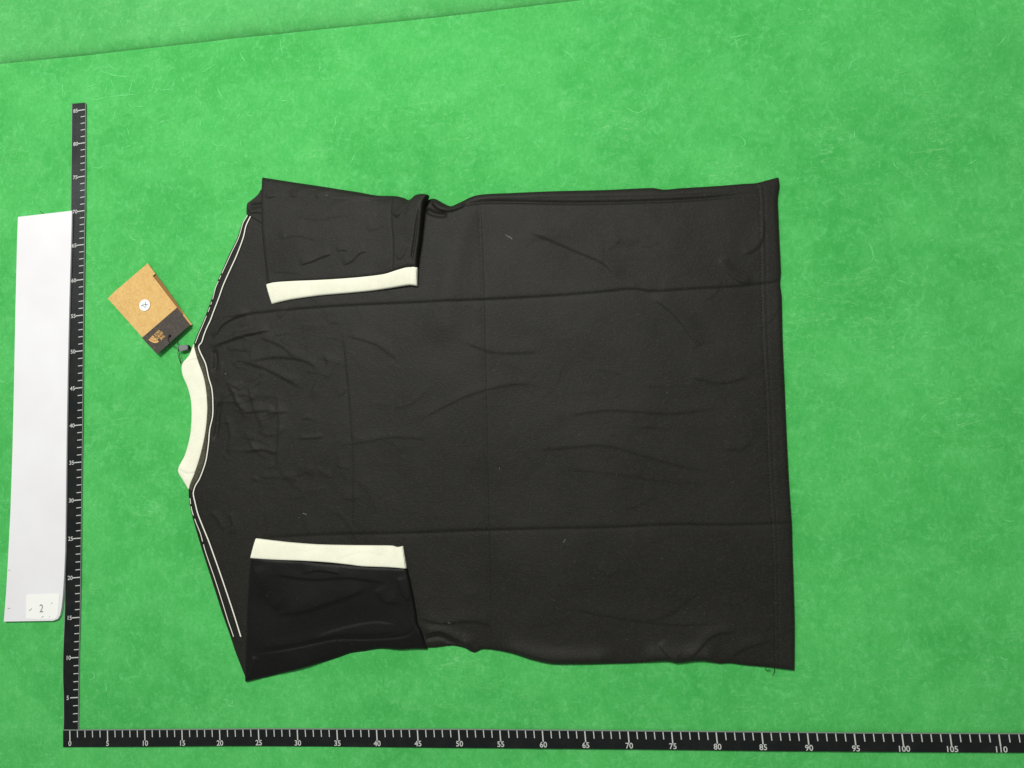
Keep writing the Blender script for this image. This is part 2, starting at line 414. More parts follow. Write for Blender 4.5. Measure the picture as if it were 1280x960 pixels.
# upright at the left
rv = empty('ruler', 'upright black measuring tape at the left beside the white board, numbers up to 85', 'ruler', (0.01, .01, 0))
ys = np.linspace(128.5, 912, 110)
a = table(np.c_[np.interp(ys, *vlp), ys + np.linspace(1.5, 0, 110) * (ys < 130)]); b = table(np.c_[np.interp(ys, *vrp), ys])
put('tape', strip(b, a, ZR, .0008), M_rul, rv)
ed = table(np.c_[np.interp(ys, *vrp) + .6, ys]); put('tape_edge', strip(ed, b, ZR + .0001, .0009), M_ruledge, rv)
ed = table(np.c_[np.interp(ys, *vlp) - .7, ys]); put('tape_edge', strip(a, ed, ZR + .0001, .0009), M_ruledge, rv)
ticks = []
for k in range(2, 86):
    py = np.interp((85 - k) / 5, list(range(17)) + [18], vy + [971.5]); x, y = table([(np.interp(py, *vrp) - .4, py)])[0]
    L = .0108 if k % 5 == 0 else .0066
    ticks.append(quad(x, y, -L, -.0004, .0013 if k % 5 == 0 else .0010, ZR + .0002))
    if k % 5 == 0: place_text('numeral', num(str(k), .0074), x - .0142, y - .0006, ZR + .0002, M_tick, rv)
put('tick_marks', join(ticks), M_tick, rv, kind='stuff')

# ------------------------------------------------------------------ white board
bl = [(22.5, 271), (90, 263.3), (89.2, 300), (87.6, 350), (86.3, 400), (85, 460), (83.9, 520), (83, 580), (82.4, 640), (81.6, 690), (80.3, 720), (78.6, 745), (77, 760), (75.2, 769), (72, 774), (66, 776.2), (40, 776.6), (4.8, 777.2), (7.8, 740), (10, 700), (13, 640), (15.5, 560), (17.5, 480), (19.5, 380), (21.5, 300)]
bp = table(bl, .003)
wb = empty('display_board', 'blank narrow white board lying at the far left, numbered sticker in its lower corner', 'board', (bp[:, 0].mean(), bp[:, 1].min(), 0))
zb = np.array([.003 if q[1] < 700 else .0036 for q in bl])
put('board_sheet', slab(bp, .0002, zb.mean(), .0004), M_board, wb)
sp = table([(33, 743.5), (74.3, 742), (72.5, 768), (70, 773), (65, 774), (32.5, 773.5)], .0034)
st = put('sticker', slab(sp, .0033, .0036), M_bsq, wb)
x, y = table([(51.8, 761)], .0036)[0]; place_text('numeral', text_mesh('2', .0145, 0), x, y, .0037, M_pen, wb, 0, .85)
mk = []
for (x0, y0), (x1, y1), w in [((36.5, 763.5), (39.8, 760.6), .0006), ((52, 772), (54.4, 770), .0005), ((61.6, 771.5), (62.4, 770.5), .0004), ((9.5, 760), (12.5, 760.6), .0005), ((64, 755), (65.5, 753), .0004), ((10.5, 712.5), (12.5, 712.7), .0005)]:
    p, q = table([(x0, y0), (x1, y1)], .0036); mk.append(quad(p[0], p[1], q[0] - p[0], q[1] - p[1], w, .0039))
put('scuff_marks', join(mk), M_pen, wb, kind='stuff')

# ------------------------------------------------------------------ shirt
c0 = table([(640, 540)])[0]
sh = empty('t_shirt', 'black short sleeved t-shirt with cream collar and cuffs, laid flat, hem to the right', 't-shirt', (c0[0], c0[1], 0))
body_top = [(311, 258), (322, 250), (345, 247), (420, 252), (480, 257), (520, 258), (540, 248), (555, 254.5), (563, 257.5), (572, 254), (595, 244), (640, 241), (700, 238.5), (760, 237), (815, 234.6), (830, 236.6), (850, 235), (900, 232), (930, 229.6), (946, 228.6), (960, 225), (973, 221.5)]
body_right = [(973, 221.5), (974.3, 232), (972.2, 246), (972.8, 270), (974, 300), (976, 340), (975, 353), (977, 370), (978, 420), (980.5, 480), (983.5, 550), (986, 600), (989, 645), (989.8, 656), (990.2, 675), (991.5, 720), (993, 770), (993.3, 800), (993, 838)]
body_left = [(311, 258), (309.5, 268), (302.5, 279), (296, 298), (287.5, 315), (279, 334), (272, 350), (266, 367), (258.5, 388), (253, 402), (246, 418), (242, 431), (247, 450), (254, 470), (258, 490), (259.5, 510), (258, 530), (254.5, 553), (249, 575), (243, 594), (235.5, 610), (235.8, 626), (238.3, 640), (243, 658), (250, 681), (259, 710), (267.5, 737), (277, 767), (287, 795), (294, 816), (307, 849)]
body_bot = [(307, 849), (340, 841), (380, 831), (437, 813), (475, 809), (510, 809), (540, 809.5), (565, 807), (580, 810), (592, 815.5), (602, 811.5), (620, 813), (640, 817), (665, 825), (690, 830), (720, 830.6), (760, 830), (800, 828.6), (835, 826.8), (846, 829), (866, 827), (880, 826.6), (900, 829.6), (912, 829), (930, 831.4), (960, 834), (993, 838)]
NU, NV = 520, 440
P = coons(body_top, body_bot, body_left, body_right, NU, NV); Q = P.reshape(-1, 2)
outline = np.vstack([smooth(body_top, 260), smooth(body_right, 160), smooth(body_bot, 260)[::-1], smooth(body_left, 200)[::-1]])
dE, _, _ = seg_dist(Q, outline)
h = .16 + .20 * np.sqrt(np.clip(dE / 7.0, 0, 1) * (2 - np.clip(dE / 7.0, 0, 1)))
folds = [
 ('press', .085, 5, [(268, 400), (330, 391), (400, 384.5), (480, 380), (560, 377), (640, 373), (700, 369.5), (755, 365), (790, 361.5), (815, 365), (860, 362), (920, 358.5), (976, 352)]),
 ('press', .075, 5, [(330, 672), (420, 668), (520, 666), (600, 663), (680, 661), (760, 659.5), (840, 656), (920, 656.5), (991, 653.5)]),
 ('press', .085, 4, [(600, 250), (603, 330), (606, 450), (609, 600), (612, 720), (613, 815)]),
 ('press', .06, 4, [(429, 430), (434, 480), (440, 560), (441, 660)]),
 ('ridge', -.16, 1.9, [(545, 266), (572, 259), (600, 253), (640, 252.5), (700, 253.6), (780, 252.6), (860, 249.6), (910, 246), (952, 242)]),
 ('fold', .05, 4.0, [(560, 256), (590, 248.5), (640, 246.5), (720, 245.5), (800, 244), (880, 241), (945, 236)]),
 ('fold', .09, 7, [(650, 285), (690, 300), (725, 315), (757, 330), (778, 356)]),
 ('fold', .10, 6, [(812, 369), (838, 388), (856, 408), (874, 436)]),
 ('fold', .09, 4, [(897, 322), (908, 338), (922, 350), (940, 356)]),
 ('fold', .06, 5, [(925, 318), (940, 314), (952, 300), (954, 272)]),
 ('ridge', .05, 6, [(640, 300), (700, 292), (760, 300), (820, 296)]),
 ('fold', .045, 7, [(660, 563), (720, 557), (760, 556), (810, 570), (850, 581), (895, 590)]),
 ('fold', .04, 5, [(905, 560), (925, 561), (940, 553)]),
 ('fold', .022, 6, [(690, 585), (760, 590), (830, 600), (890, 604)]),
 ('fold', .10, 4, [(822, 803), (832, 815), (842, 824), (850, 827)]),
 ('fold', .11, 4.5, [(858, 824), (872, 812), (886, 797), (900, 791), (922, 790)]),
 ('fold', .08, 4.5, [(908, 826), (925, 813), (945, 805), (962, 801)]),
 ('fold', .04, 5, [(700, 757), (740, 765), (790, 774), (850, 780), (905, 778)]),
 ('fold', .045, 7, [(800, 775), (828, 770), (850, 757), (872, 738)]),
 # about the neck
 ('ridge', -.20, 2.6, [(268, 436), (270, 450), (268, 466)]), ('ridge', -.20, 2.4, [(277, 500), (273, 514), (271, 534), (268, 552)]),
 ('fold', 0.145, 3.1, [(262, 436), (280, 428), (305, 420), (340, 412)]), ('fold', 0.145, 3.1, [(268, 425), (277, 408), (292, 398), (312, 392)]),
 ('fold', 0.116, 3.1, [(285, 480), (292, 492), (297, 505), (306, 516)]), ('fold', 0.072, 3.9, [(296, 450), (330, 460), (360, 475), (380, 486)]),
 ('fold', 0.080, 3.1, [(345, 500), (349, 525), (348, 555), (345, 590)]), ('fold', 0.072, 3.1, [(300, 517), (322, 514), (344, 513)]),
 ('fold', 0.072, 3.1, [(304, 566), (325, 562), (350, 568)]), ('fold', 0.065, 3.9, [(310, 452), (345, 446), (385, 452), (400, 466)]),
 ('fold', 0.058, 3.9, [(402, 440), (410, 455), (396, 476), (388, 500)]), ('fold', 0.058, 4.7, [(322, 420), (352, 432), (372, 450)]),
 ('fold', 0.072, 2.7, [(282, 520), (288, 545), (284, 570)]), ('fold', 0.058, 3.9, [(310, 480), (318, 510), (330, 540)]),
 ('fold', 0.029, 3.9, [(420, 556), (450, 553), (490, 546), (540, 549)]), ('fold', 0.032, 3.9, [(517, 529), (548, 512), (585, 494), (640, 480), (680, 482)]),
 ('fold', 0.043, 4.7, [(430, 418), (470, 430), (500, 452)]), ('fold', 0.043, 5.5, [(575, 425), (620, 440), (680, 438)]),
 ('fold', 0.043, 5.5, [(700, 520), (760, 512), (840, 516), (900, 508)]), ('fold', 0.043, 4.7, [(860, 470), (900, 478), (940, 470)]),
 ('fold', 0.072, 3.1, [(286, 640), (291, 655), (288, 668)]), ('fold', 0.072, 3.1, [(263, 640), (272, 650), (280, 664)]),
 ('ridge', .20, 20, [(592, 235), (576, 290), (562, 350), (550, 440)]), ('ridge', .26, 12, [(625, 806), (660, 818), (690, 823), (730, 824), (775, 822)]), ('ridge', .22, 12, [(800, 820), (840, 820), (900, 822)]), ('ridge', -.05, 40, [(430, 590), (560, 600), (700, 610)]),
 # bunched cloth under the arms
 ('fold', .22, 4, [(538, 250), (550, 262), (566, 263), (585, 256)]), ('ridge', -.2, 3, [(531, 262), (545, 268), (560, 269)]),
 ('fold', .18, 4, [(528, 794), (548, 789), (566, 796), (584, 806), (592, 812)]), ('ridge', -.16, 2.5, [(530, 800), (548, 796), (562, 802), (575, 808)]),
 ('fold', .09, 5, [(520, 770), (550, 778), (590, 776), (620, 782)]),
]
for i in range(110):                      # faint chance wrinkles, running as the cloth was pulled
    x = rng.uniform(290, 950); y = rng.uniform(270, 810); near = rng.random() < .35
    if near: x = rng.uniform(275, 460); y = rng.uniform(400, 640)
    a_ = rng.normal(.15, .7) if not near else rng.uniform(0, 3.14); L = rng.uniform(14, 60); k_ = rng.normal(0, .5)
    pts = [(x + math.cos(a_ + k_ * t) * L * t, y + math.sin(a_ + k_ * t) * L * t) for t in (0, .35, .7, 1)]
    folds.append(('fold', rng.uniform(.006, .020) * (1.5 if near else 1), rng.uniform(1.8, 5), pts))
for i in range(46):                       # short sharp crumples fanning out from the neck seam and shoulder
    x = 272 + abs(rng.normal(0, 62)); y = rng.uniform(395, 610); a_ = rng.normal(.1, .55) + (y - 515) / 240; L = rng.uniform(10, 36); k_ = rng.normal(0, .35)
    folds.append(('fold', rng.uniform(.018, .05), rng.uniform(1.5, 3), [(x + math.cos(a_ + k_ * t) * L * t, y + math.sin(a_ + k_ * t) * L * t) for t in (0, .35, .7, 1)]))
h += creases(Q, folds) * np.clip(dE / 5, .15, 1)
h += vnoise(Q, 95, 1) * .16 + vnoise(Q, 38, 2) * .06 + vnoise(Q, 14, 8) * .016
# the hem is turned under twice: a low step along the two stitch rows
st1 = [(948, 236), (949.5, 256), (950.5, 320), (952, 380), (954, 440), (957.5, 500), (960.5, 590), (963.5, 640), (965.5, 680), (967, 740), (968.5, 832)]
st2 = [(x + 6.6, y) for x, y in st1]
d1, s1, _ = seg_dist(Q, st1); d2, _, _ = seg_dist(Q, st2)
h += .035 * (1 / (1 + np.exp(s1 / 1.2))) - .03 * np.exp(-(d1 / 1.5) ** 2) - .022 * np.exp(-(d2 / 1.5) ** 2)
h = np.maximum(h, .12)
bo = patch('body', P, h.reshape(NV, NU), 0.0, M_black, sh)
from math import floor
def body_h(pts):
    """height of the shirt body (cm) at traced points"""
    pts = np.atleast_2d(pts); out = []
    for q in pts:
        k = np.argmin((Q[:, 0] - q[0]) ** 2 + (Q[:, 1] - q[1]) ** 2); out.append(h[k])
    return np.array(out)
def rows(line, n): return smooth(line, n)
def stitches(line, step, length, w, lift=.02, fr=1.0):
    L = smooth(line, 2000); s = np.r_[0, np.cumsum(np.linalg.norm(np.diff(L, axis=0), axis=1))]
    out = []; t = 0
    while t + length < s[-1]:
        if rng.random() < fr:
            a = np.array([np.interp(t, s, L[:, 0]), np.interp(t, s, L[:, 1])]); b = np.array([np.interp(t + length, s, L[:, 0]), np.interp(t + length, s, L[:, 1])])
            z = (body_h([a])[0] + lift) / 100; pa, pb = table([a, b], .003)
            out.append(slab(quad(pa[0], pa[1], *(pb - pa), w, 0)[0][:4, :2], z - .0002, z + .0002))
        t += step
    return join(out)
put('hem_stitching', stitches(st1, 4.2, 2.2, .0005, .012, .85), M_dthread, sh, kind='stuff')
put('hem_stitching', stitches(st2, 4.2, 2.3, .00045, .015, .85), M_thread, sh, kind='stuff')

# collar: ribbed cream band
co_out = [(241.5, 430.5), (236, 444), (227, 455.5), (227.5, 468), (234, 484), (238, 500), (239, 518), (238, 538), (235.5, 552), (230.5, 569), (222, 588), (228, 600), (235, 611.5)]
co_in = [(242.5, 431), (248.5, 450), (255.5, 470), (259, 490), (260.3, 510), (259, 530), (255.5, 553), (250, 575), (243.5, 594), (236, 611.5)]
nc = 180
Lp, Rp = smooth(co_out, nc), smooth(co_in, nc); u = np.linspace(0, 1, 26)[None, :, None]
PC = Lp[:, None] * (1 - u) + Rp[:, None] * u; q = PC.reshape(-1, 2); uu = np.broadcast_to(u[..., 0], (nc, 26)).ravel()
width = np.linalg.norm(Rp - Lp, axis=1)[:, None].repeat(26, 1).ravel()
zc_ = .22 + .24 * np.sqrt(np.clip(4 * uu * (1 - uu), 0, 1)) * np.clip(width / 14, .3, 1) + .15 * uu
zc_ += creases(q, [('press', .05, 2.5, [(224, 586), (231, 590), (238, 592), (246, 590)]), ('press', .04, 3, [(229, 456), (240, 450), (248, 449)])]) + vnoise(q, 16, 3) * .03
patch('collar', PC, zc_.reshape(nc, 26), .02, M_ribc, sh)
# neck tape between collar and piping
pipe_in = [(313.6, 270.7), (308, 283), (304.8, 297), (296.3, 320), (290, 334), (280, 356), (273.5, 374), (267.3, 390), (263.6, 400), (258.4, 411), (255, 420), (252.5, 428), (248.8, 433), (250.6, 440), (257.5, 455), (261.3, 472.5), (265, 486), (266.3, 500), (266, 520), (262.4, 537), (260.8, 556), (257.5, 577), (250, 598), (244.2, 608), (242, 617), (244.2, 628), (247.5, 641.7), (253.3, 656.7), (262.5, 679), (280, 730), (292, 766), (301.5, 796)]
tin = [(247.5, 435), (249.2, 441), (256, 455.5), (260, 473), (263.6, 487), (265, 500), (264.7, 520), (261, 537), (259.4, 556), (256, 577), (248.6, 598), (242.6, 607.5), (241, 613)]
tout = [(243.2, 433), (248, 450), (255, 470), (258.6, 490), (259.8, 510), (258.5, 530), (255, 553), (249.5, 575), (243, 594), (238, 606), (237, 612)]
a, b = smooth(tout, nc), smooth(tin, nc); u = np.linspace(0, 1, 12)[None, :, None]
PT = a[:, None] * (1 - u) + b[:, None] * u; uu = np.broadcast_to(u[..., 0], (nc, 12)).ravel()
hb = body_h(b[::6]); hb = np.interp(np.arange(nc), np.arange(0, nc, 6), hb)[:, None].repeat(12, 1).ravel()
ZT = np.maximum(hb, .3) + .10 + .08 * np.sqrt(4 * uu * (1 - uu))
patch('neck_tape', PT, ZT.reshape(nc, 12), .15, M_tape, sh)
def piping(line, n, r, br=None):
    L = smooth(line, n); k = body_h(L[::3]); k = np.interp(np.arange(n), np.arange(0, n, 3), k)
    k = np.convolve(np.pad(k, 6, 'edge'), np.ones(13) / 13, 'valid')
    rr = r * (1 + .12 * np.sin(np.arange(n) * 2.1) * rng.random(n))
    w = table(L, .004); return tube(np.c_[w, (k + .10) / 100], rr, 0, .7, 8)
put('piping', piping(pipe_in, 420, .00085), M_pipe, sh, sm=True)
p_up = [(309.3, 268.5), (303.7, 278), (298.4, 297), (290, 315.5), (285, 332)]
p_up2 = [(285, 332), (272, 367), (262.7, 388), (257.8, 405), (255.6, 401)]
outer_up = smooth([(310, 268), (304.2, 278.5), (298.8, 297), (289.8, 316), (283, 331), (270.4, 358), (265.9, 374), (260.8, 388.6), (255.6, 401.7), (248.6, 418), (244, 430)], 200)
for i0, i1 in ((0, 92), (95, 101), (104, 131), (135, 139), (143, 150), (156, 198)):     # it ducks under the seam here and there
    put('piping', piping(outer_up[i0:i1 + 1], max(12, i1 - i0), .0005), M_pipe, sh, sm=True)
outer_low = smooth([(237.4, 623), (239.6, 637), (244.8, 652), (251, 667), (257.5, 690), (267.6, 720), (278, 752.5), (285, 775), (292.3, 796)], 200)
for i0, i1 in ((0, 8), (11, 24), (29, 62), (66, 199)):
    put('piping', piping(outer_low[i0:i1 + 1], max(12, i1 - i0), .00052), M_pipe, sh, sm=True)

# ------------------------------------------------------------------ sleeves, folded in over the body
def sleeve(top, bot, left, right, prof, fl, label, mt, seed):
    nu, nv = 240, 170
    PP = coons(top, bot, left, right, nu, nv); q = PP.reshape(-1, 2)
    ol = np.vstack([smooth(top, 120), smooth(right, 80), smooth(bot, 120)[::-1], smooth(left, 80)[::-1]])
    d, _, _ = seg_dist(q, ol)
    v = np.repeat(np.linspace(0, 1, nv), nu); u = np.tile(np.linspace(0, 1, nu), nv)
    z = prof(u, v) + creases(q, [(k_, a_ * ((1.0 if seed == 21 else .6) if k_ == 'fold' else 1), w_ * (1.1 if k_ == 'fold' else 1), l_) for k_, a_, w_, l_ in fl]) * np.clip(d / 4, .2, 1) + vnoise(q, 42, seed) * (.30 if seed == 21 else .14) + vnoise(q, 17, seed + 1) * .035
    e = np.clip(d / 5.0, 0, 1); z = z - .22 * (1 - np.sqrt(e * (2 - e)))
    return PP, z.reshape(nv, nu), mt
t_top = [(328, 222), (360, 227), (400, 233), (450, 241), (470, 244.6), (495, 245.8), (505, 248.3), (513, 251.3), (521, 246), (530, 245), (537, 246.5)]
t_bot = [(336, 357.5), (370, 354), (400, 352.5), (430, 350.5), (460, 347.5), (483, 344.5), (500, 339.5), (512, 336.3), (522.5, 336)]
t_left = [(328, 222), (328.4, 250), (329.6, 290), (332.5, 325), (336, 357.5)]
t_right = [(537, 246.5), (531.5, 257), (529, 280), (527, 300), (524, 320), (522.5, 336)]
fl1 = [('fold', .13, 3.5, [(376, 333), (392, 328), (406, 322), (418, 318)]), ('fold', .10, 3.5, [(430, 333), (442, 327), (450, 319), (462, 314)]), ('fold', .07, 3, [(423, 315), (430, 314), (438, 315)]),
 ('fold', .08, 3, [(334, 248), (342, 248), (348, 243)]), ('fold', .10, 3, [(362, 246), (372, 246), (382, 240), (398, 238)]), ('fold', .10, 3.5, [(396, 249), (404, 244), (414, 240)]), ('fold', .08, 5, [(415, 259), (428, 256), (442, 251), (470, 250)]),
 ('press', .035, 4, [(330, 249), (370, 249.5), (430, 250), (490, 249)]), ('press', .05, 3, [(491.5, 246), (492, 280), (494, 310), (493, 336)]),
 ('fold', .16, 3, [(497, 276), (505, 267), (513, 256)]), ('fold', .09, 3, [(500, 328), (508, 320), (514, 308)]), ('ridge', -.16, 1.6, [(531, 256), (525, 280), (521, 305), (516.5, 333)]),
 ('fold', .05, 5, [(350, 300), (375, 296), (400, 302)]), ('fold', .05, 6, [(370, 270), (400, 276), (440, 268)]), ('fold', .05, 5, [(460, 290), (480, 284), (490, 270)]), ('fold', .04, 4, [(340, 341), (360, 341), (380, 344)])]
PS, ZS, _ = sleeve(t_top, t_bot, t_left, t_right, lambda u, v: .42 + .62 * np.clip(v / .25, 0, 1) ** .6 * (1 - .25 * v) + 1.0 * np.clip((u - .7) / .3, 0, 1) ** 1.5 * (1 - .45 * v), fl1, None, M_black, 11)
s1_ = patch('sleeve', PS, ZS, .30, M_black, sh)
b_top = [(316.7, 694), (340, 697.5), (375, 699.5), (399, 702), (430, 704), (438.8, 705), (470, 707), (508.8, 709)]
b_bot = [(306.4, 852.3), (340, 844.5), (380, 834.5), (420, 822.5), (437, 816.5), (455, 814), (475, 810.8), (500, 812), (517, 811), (533.5, 811.3)]
b_left = [(316.7, 694), (313.5, 720), (310.5, 760), (309.5, 790), (307.5, 820), (306.4, 852.3)]
b_right = [(508.8, 709), (512.5, 725), (516.5, 745), (520.5, 768), (521.5, 778), (527, 790), (533.5, 811.3)]
fl2 = [('fold', .12, 6, [(320, 705), (328, 728), (340, 750), (352, 764)]), ('fold', .12, 9, [(345, 765), (380, 762), (410, 752), (440, 742), (462, 732)]), ('fold', .07, 6, [(340, 715), (390, 722), (440, 720), (490, 728)]),
 ('fold', -.05, 7, [(390, 795), (430, 782), (470, 775), (500, 778)]), ('fold', .07, 5, [(470, 735), (482, 750), (500, 752)]), ('fold', .06, 4, [(498, 720), (504, 738), (512, 752)]),
 ('ridge', -.05, 2.0, [(310, 816), (345, 812.5), (382, 806), (419, 798.5), (460, 798), (494, 796), (511, 792), (519, 784), (522, 770)]), ('fold', .07, 4, [(312, 810), (350, 806), (385, 800), (425, 792), (470, 791), (505, 786)]),
 ('press', .05, 3, [(421, 797), (422, 806), (423, 820)]), ('fold', .10, 3, [(318, 818), (316, 832), (312, 846)]), ('fold', .06, 3, [(380, 716), (400, 712), (430, 716)]),
 ('fold', .10, 3, [(525, 780), (526, 794), (530, 806)])]
PS2, ZS2, _ = sleeve(b_top, b_bot, b_left, b_right, lambda u, v: .38 + .75 * np.clip((1 - v) / .95, 0, 1) ** .6 * (.75 + .45 * v) , fl2, None, M_sleeve_shade, 21)
s2_ = patch('sleeve', PS2, ZS2, .06, M_sleeve_shade, sh, label='black sleeve at the lower side of the shirt, shade painted into its colour')
def cuff(top, bot, nu, nv, Z0, sl, base, fl, seed, th=.14):
    a, b = smooth(top, nu), smooth(bot, nu); v = np.linspace(0, 1, nv)[:, None, None]
    PP = a[None] * (1 - v) + b[None] * v; q = PP.reshape(-1, 2)
    vv = np.repeat(np.linspace(0, 1, nv), nu); uu = np.tile(np.linspace(0, 1, nu), nv)
    z = Z0(uu, vv) + th * np.clip(4 * vv * (1 - vv), 0, 1) ** .4 - .08 * np.clip(1 - np.minimum(uu, 1 - uu) / .02, 0, 1) ** 2 + creases(q, fl) + vnoise(q, 26, seed) * .05 + vnoise(q, 9, seed) * .012
    return patch('cuff', PP, z.reshape(nv, nu), base, M_rib, sl)
cuff([(335.3, 356.8), (346, 354.3), (370, 352.6), (400, 351.4), (430, 349.6), (460, 347), (483, 344), (498, 339.5), (508, 336.6), (516, 335.6), (522.8, 336)],
     [(341, 380), (352, 377.3), (366, 374.3), (400, 369.6), (435, 366.5), (465, 363.6), (490, 360.2), (505, 357.8), (514, 356.8), (522, 358)], 200, 22,
     lambda u, v: .92 + .25 * np.clip((u - .7) / .3, 0, 1) - .30 * v, s1_, .36, [('press', .06, 1.6, [(516.5, 334), (517, 346), (515, 359)]), ('press', .03, 4, [(335, 358), (345, 364), (347, 378)])], 31)
cuff([(321.7, 673), (345, 675.8), (365, 678), (399, 680.5), (440, 681.5), (475, 681.8), (492, 682.2), (498, 683.8), (504.4, 682.6)],
     [(316.5, 696.6), (345, 698.5), (380, 699.8), (415, 702), (438.8, 704.6), (455, 706.6), (490, 708), (509, 709.6)], 200, 22,
     lambda u, v: .78 + .32 * v, s2_, .36, [('press', .02, 4, [(370, 684), (385, 689), (400, 683)]), ('press', .02, 4, [(430, 696), (455, 690), (480, 693)]), ('press', .03, 1.4, [(480, 683), (492, 684), (503, 685.5)])], 41)
# the underside of the upper sleeve showing beyond its fold, and the tuck at the shoulder
PU = coons([(310.5, 255), (318, 249.5), (324, 244), (328, 238), (335, 236)], [(309.5, 268.5), (318, 273), (327, 279), (337, 286)], [(310.5, 255), (309.6, 261), (309.5, 268.5)], [(335, 236), (337, 260), (337, 286)], 40, 40)
q = PU.reshape(-1, 2); zu = .62 + creases(q, [('ridge', -.13, 3, [(313, 259), (322, 258), (334, 257)]), ('fold', .07, 3, [(312, 268), (322, 266), (332, 268)])])
patch('shoulder_tuck', PU, zu.reshape(40, 40), .05, M_black, sh)

# lint on the shirt and loose ends at the hem
lint = []
spots = [((378.5, 641.5), (383.5, 643.6), .0007), ((632, 293.5), (636, 297), .0006), ((636, 295.5), (640.5, 299.5), .0009), ((704, 678.5), (707, 674), .0006), ((281.5, 466.5), (283, 468), .0007), ((624, 584), (625, 587), .0004), ((411, 247), (413, 248), .0006), ((560, 778), (563, 779), .0005)]
for k in range(60):
    x, y = rng.uniform(300, 960), rng.uniform(270, 800); a_ = rng.uniform(0, 3.1); L = rng.uniform(.8, 2.4)
    spots.append(((x, y), (x + math.cos(a_) * L, y + math.sin(a_) * L), rng.uniform(.00012, .00025)))
for p, q, w in spots:
    if 315 < p[0] < 530 and (p[1] < 385 or p[1] > 668): z = .0135
    else: z = (body_h([p])[0] + .03) / 100
    a, b = table([p, q], .003); lint.append(tube(np.array([[a[0], a[1], z - .0002], [(a[0]+b[0])/2, (a[1]+b[1])/2 + w*.4, z], [b[0], b[1], z - .0002]]), w / 2, 0, .5, 5))
put('lint', join(lint), M_lint, sh, kind='stuff')
for ln in ([(966, 833), (968, 836), (967.5, 840), (965.5, 844)], [(956, 835), (959, 838), (963, 836.5)]):
    w = table(smooth(ln, 14)); put('loose_thread', tube(np.c_[w, np.full(14, .0008)], .00035, 0, 1, 6), M_dthread, sh, sm=True)

# ------------------------------------------------------------------ hang tag
def zo(x, y): return (120 + x / 6.856, 320 + y / 6.856)
tc = table([zo(460, 450)])[0]
tg = empty('hang_tag', 'folded kraft paper swing tag with dark end and round white sticker beside the collar', 'tag', (tc[0], tc[1], 0))
def zp(pts, z): return table([zo(*p) for p in pts], z)
# back leaf lies low, front leaf is sprung open and higher towards the hole
bk = [(148, 309), (443, 62), (508, 150), (640, 338), (822, 588), (806, 592), (520, 815), (140, 400)]
put('back_leaf', slab(zp(bk, .002), [.0006, .0008, .0009, .0011, .0013, .0013, .0013, .0006], [.0010, .0012, .0013, .0015, .0017, .0017, .0017, .0010]), M_kraft, tg)
mid_ = [(430, 130), (480, 163), (521, 166), (600, 272), (690, 400), (748, 492), (690, 600), (330, 300)]
put('inner_leaf', slab(zp(mid_, .002), .0019, .0021), M_kraft_in, tg)
fr = [(95, 362), (147, 314), (295, 190), (443, 62), (506, 150), (483, 170), (586, 306), (690, 442), (395, 700), (245, 531)]
frz = .0026 + np.array([0, .0002, .0004, .0006, .001, .0014, .0019, .0022, .0015, .0006])
put('front_leaf', slab(zp(fr, .005), frz, frz + .0005), M_kraft, tg)
dk = [(690, 443), (806, 590), (668, 716), (528, 842), (395, 701)]
dz = .0026 + np.array([.0022, .0029, .0027, .0022, .0015])
put('dark_end', slab(zp(dk, .005), dz, dz + .00052), M_dcard, tg)
def tag_plane(x, y):     # height of the front leaf at traced tag point
    a = np.array([fr[i] for i in range(10)] + dk, float); zz_ = np.r_[frz, dz]
    A = np.c_[a, np.ones(len(a))]; c, *_ = np.linalg.lstsq(A, zz_, rcond=None); return c
tcf = tag_plane(0, 0)
def tz(p, up=.0009): return tcf[0] * p[0] + tcf[1] * p[1] + tcf[2] + up
# local frame: up runs towards the hole end, right is the reading direction
wo = zp([(540, 700)], .005)[0]; up = zp([(675, 590)], .005)[0] - zp([(443, 300)], .005)[0]
up = zp([(395 + 133, 842)], .005)[0] - zp([(395, 701)], .005)[0]; up /= np.linalg.norm(up)
ang = math.atan2(up[1], up[0]) - math.pi / 2; rt = np.array([math.cos(ang), math.sin(ang)])
ck = zp([(415, 421)], .005)[0]; zk = tz((415, 421), .0008); th = np.linspace(0, 2 * math.pi, 40, endpoint=False)
rS = np.linalg.norm(zp([(461, 421)], .005)[0] - ck)
put('sticker', slab(ck + rS * np.c_[np.cos(th), np.sin(th)], zk - .0002, zk + .0001), M_stick, tg)
place_text('size_lettering', text_mesh('XL', .0092, 0), ck[0], ck[1], zk + .0003, M_ink, tg, ang, .8)
# logo: three short lines of lettering with a quarter-round mark of three bands at their right
for s, p in (('THE', (540, 722)), ('NORTH', (536, 690)), ('FACE', (520, 658))):
    pass
zl = max(tz((p[0], p[1]), .0012) for p in ((450, 730), (580, 650)))
lo = zp([(497, 735)], .005)[0]      # where the mark's flat corner meets the lettering, lower row
def loc(px, py): return lo + rt * px + up * py
dome = []
C0 = zp([(532, 672)], .005)[0]
for r0, r1 in ((.0098, .0134), (.0054, .0090), (0.0008, .0046)):
    t = np.linspace(0, math.pi / 2, 14)
    o_ = np.c_[np.cos(t), np.sin(t)] * r1; i_ = np.c_[np.cos(t), np.sin(t)][::-1] * r0
    pts = np.vstack([o_, i_]); cc = zp([(517, 690)], .005)[0]
    w = np.array([cc + rt * a * .62 + up * (b * .95 - .0045) + rt * .0018 for a, b in pts]); dome.append((w, r0))
def ringmesh(w):
    n = len(w) // 2; V = np.c_[w, np.full(len(w), zl)]; F = [(i, i+1, 2*n-2-i, 2*n-1-i) for i in range(n-1)]
    return V, [f[::-1] for f in F]
put('logo_mark', join([ringmesh(w) for w, _ in dome]), M_logo, tg)
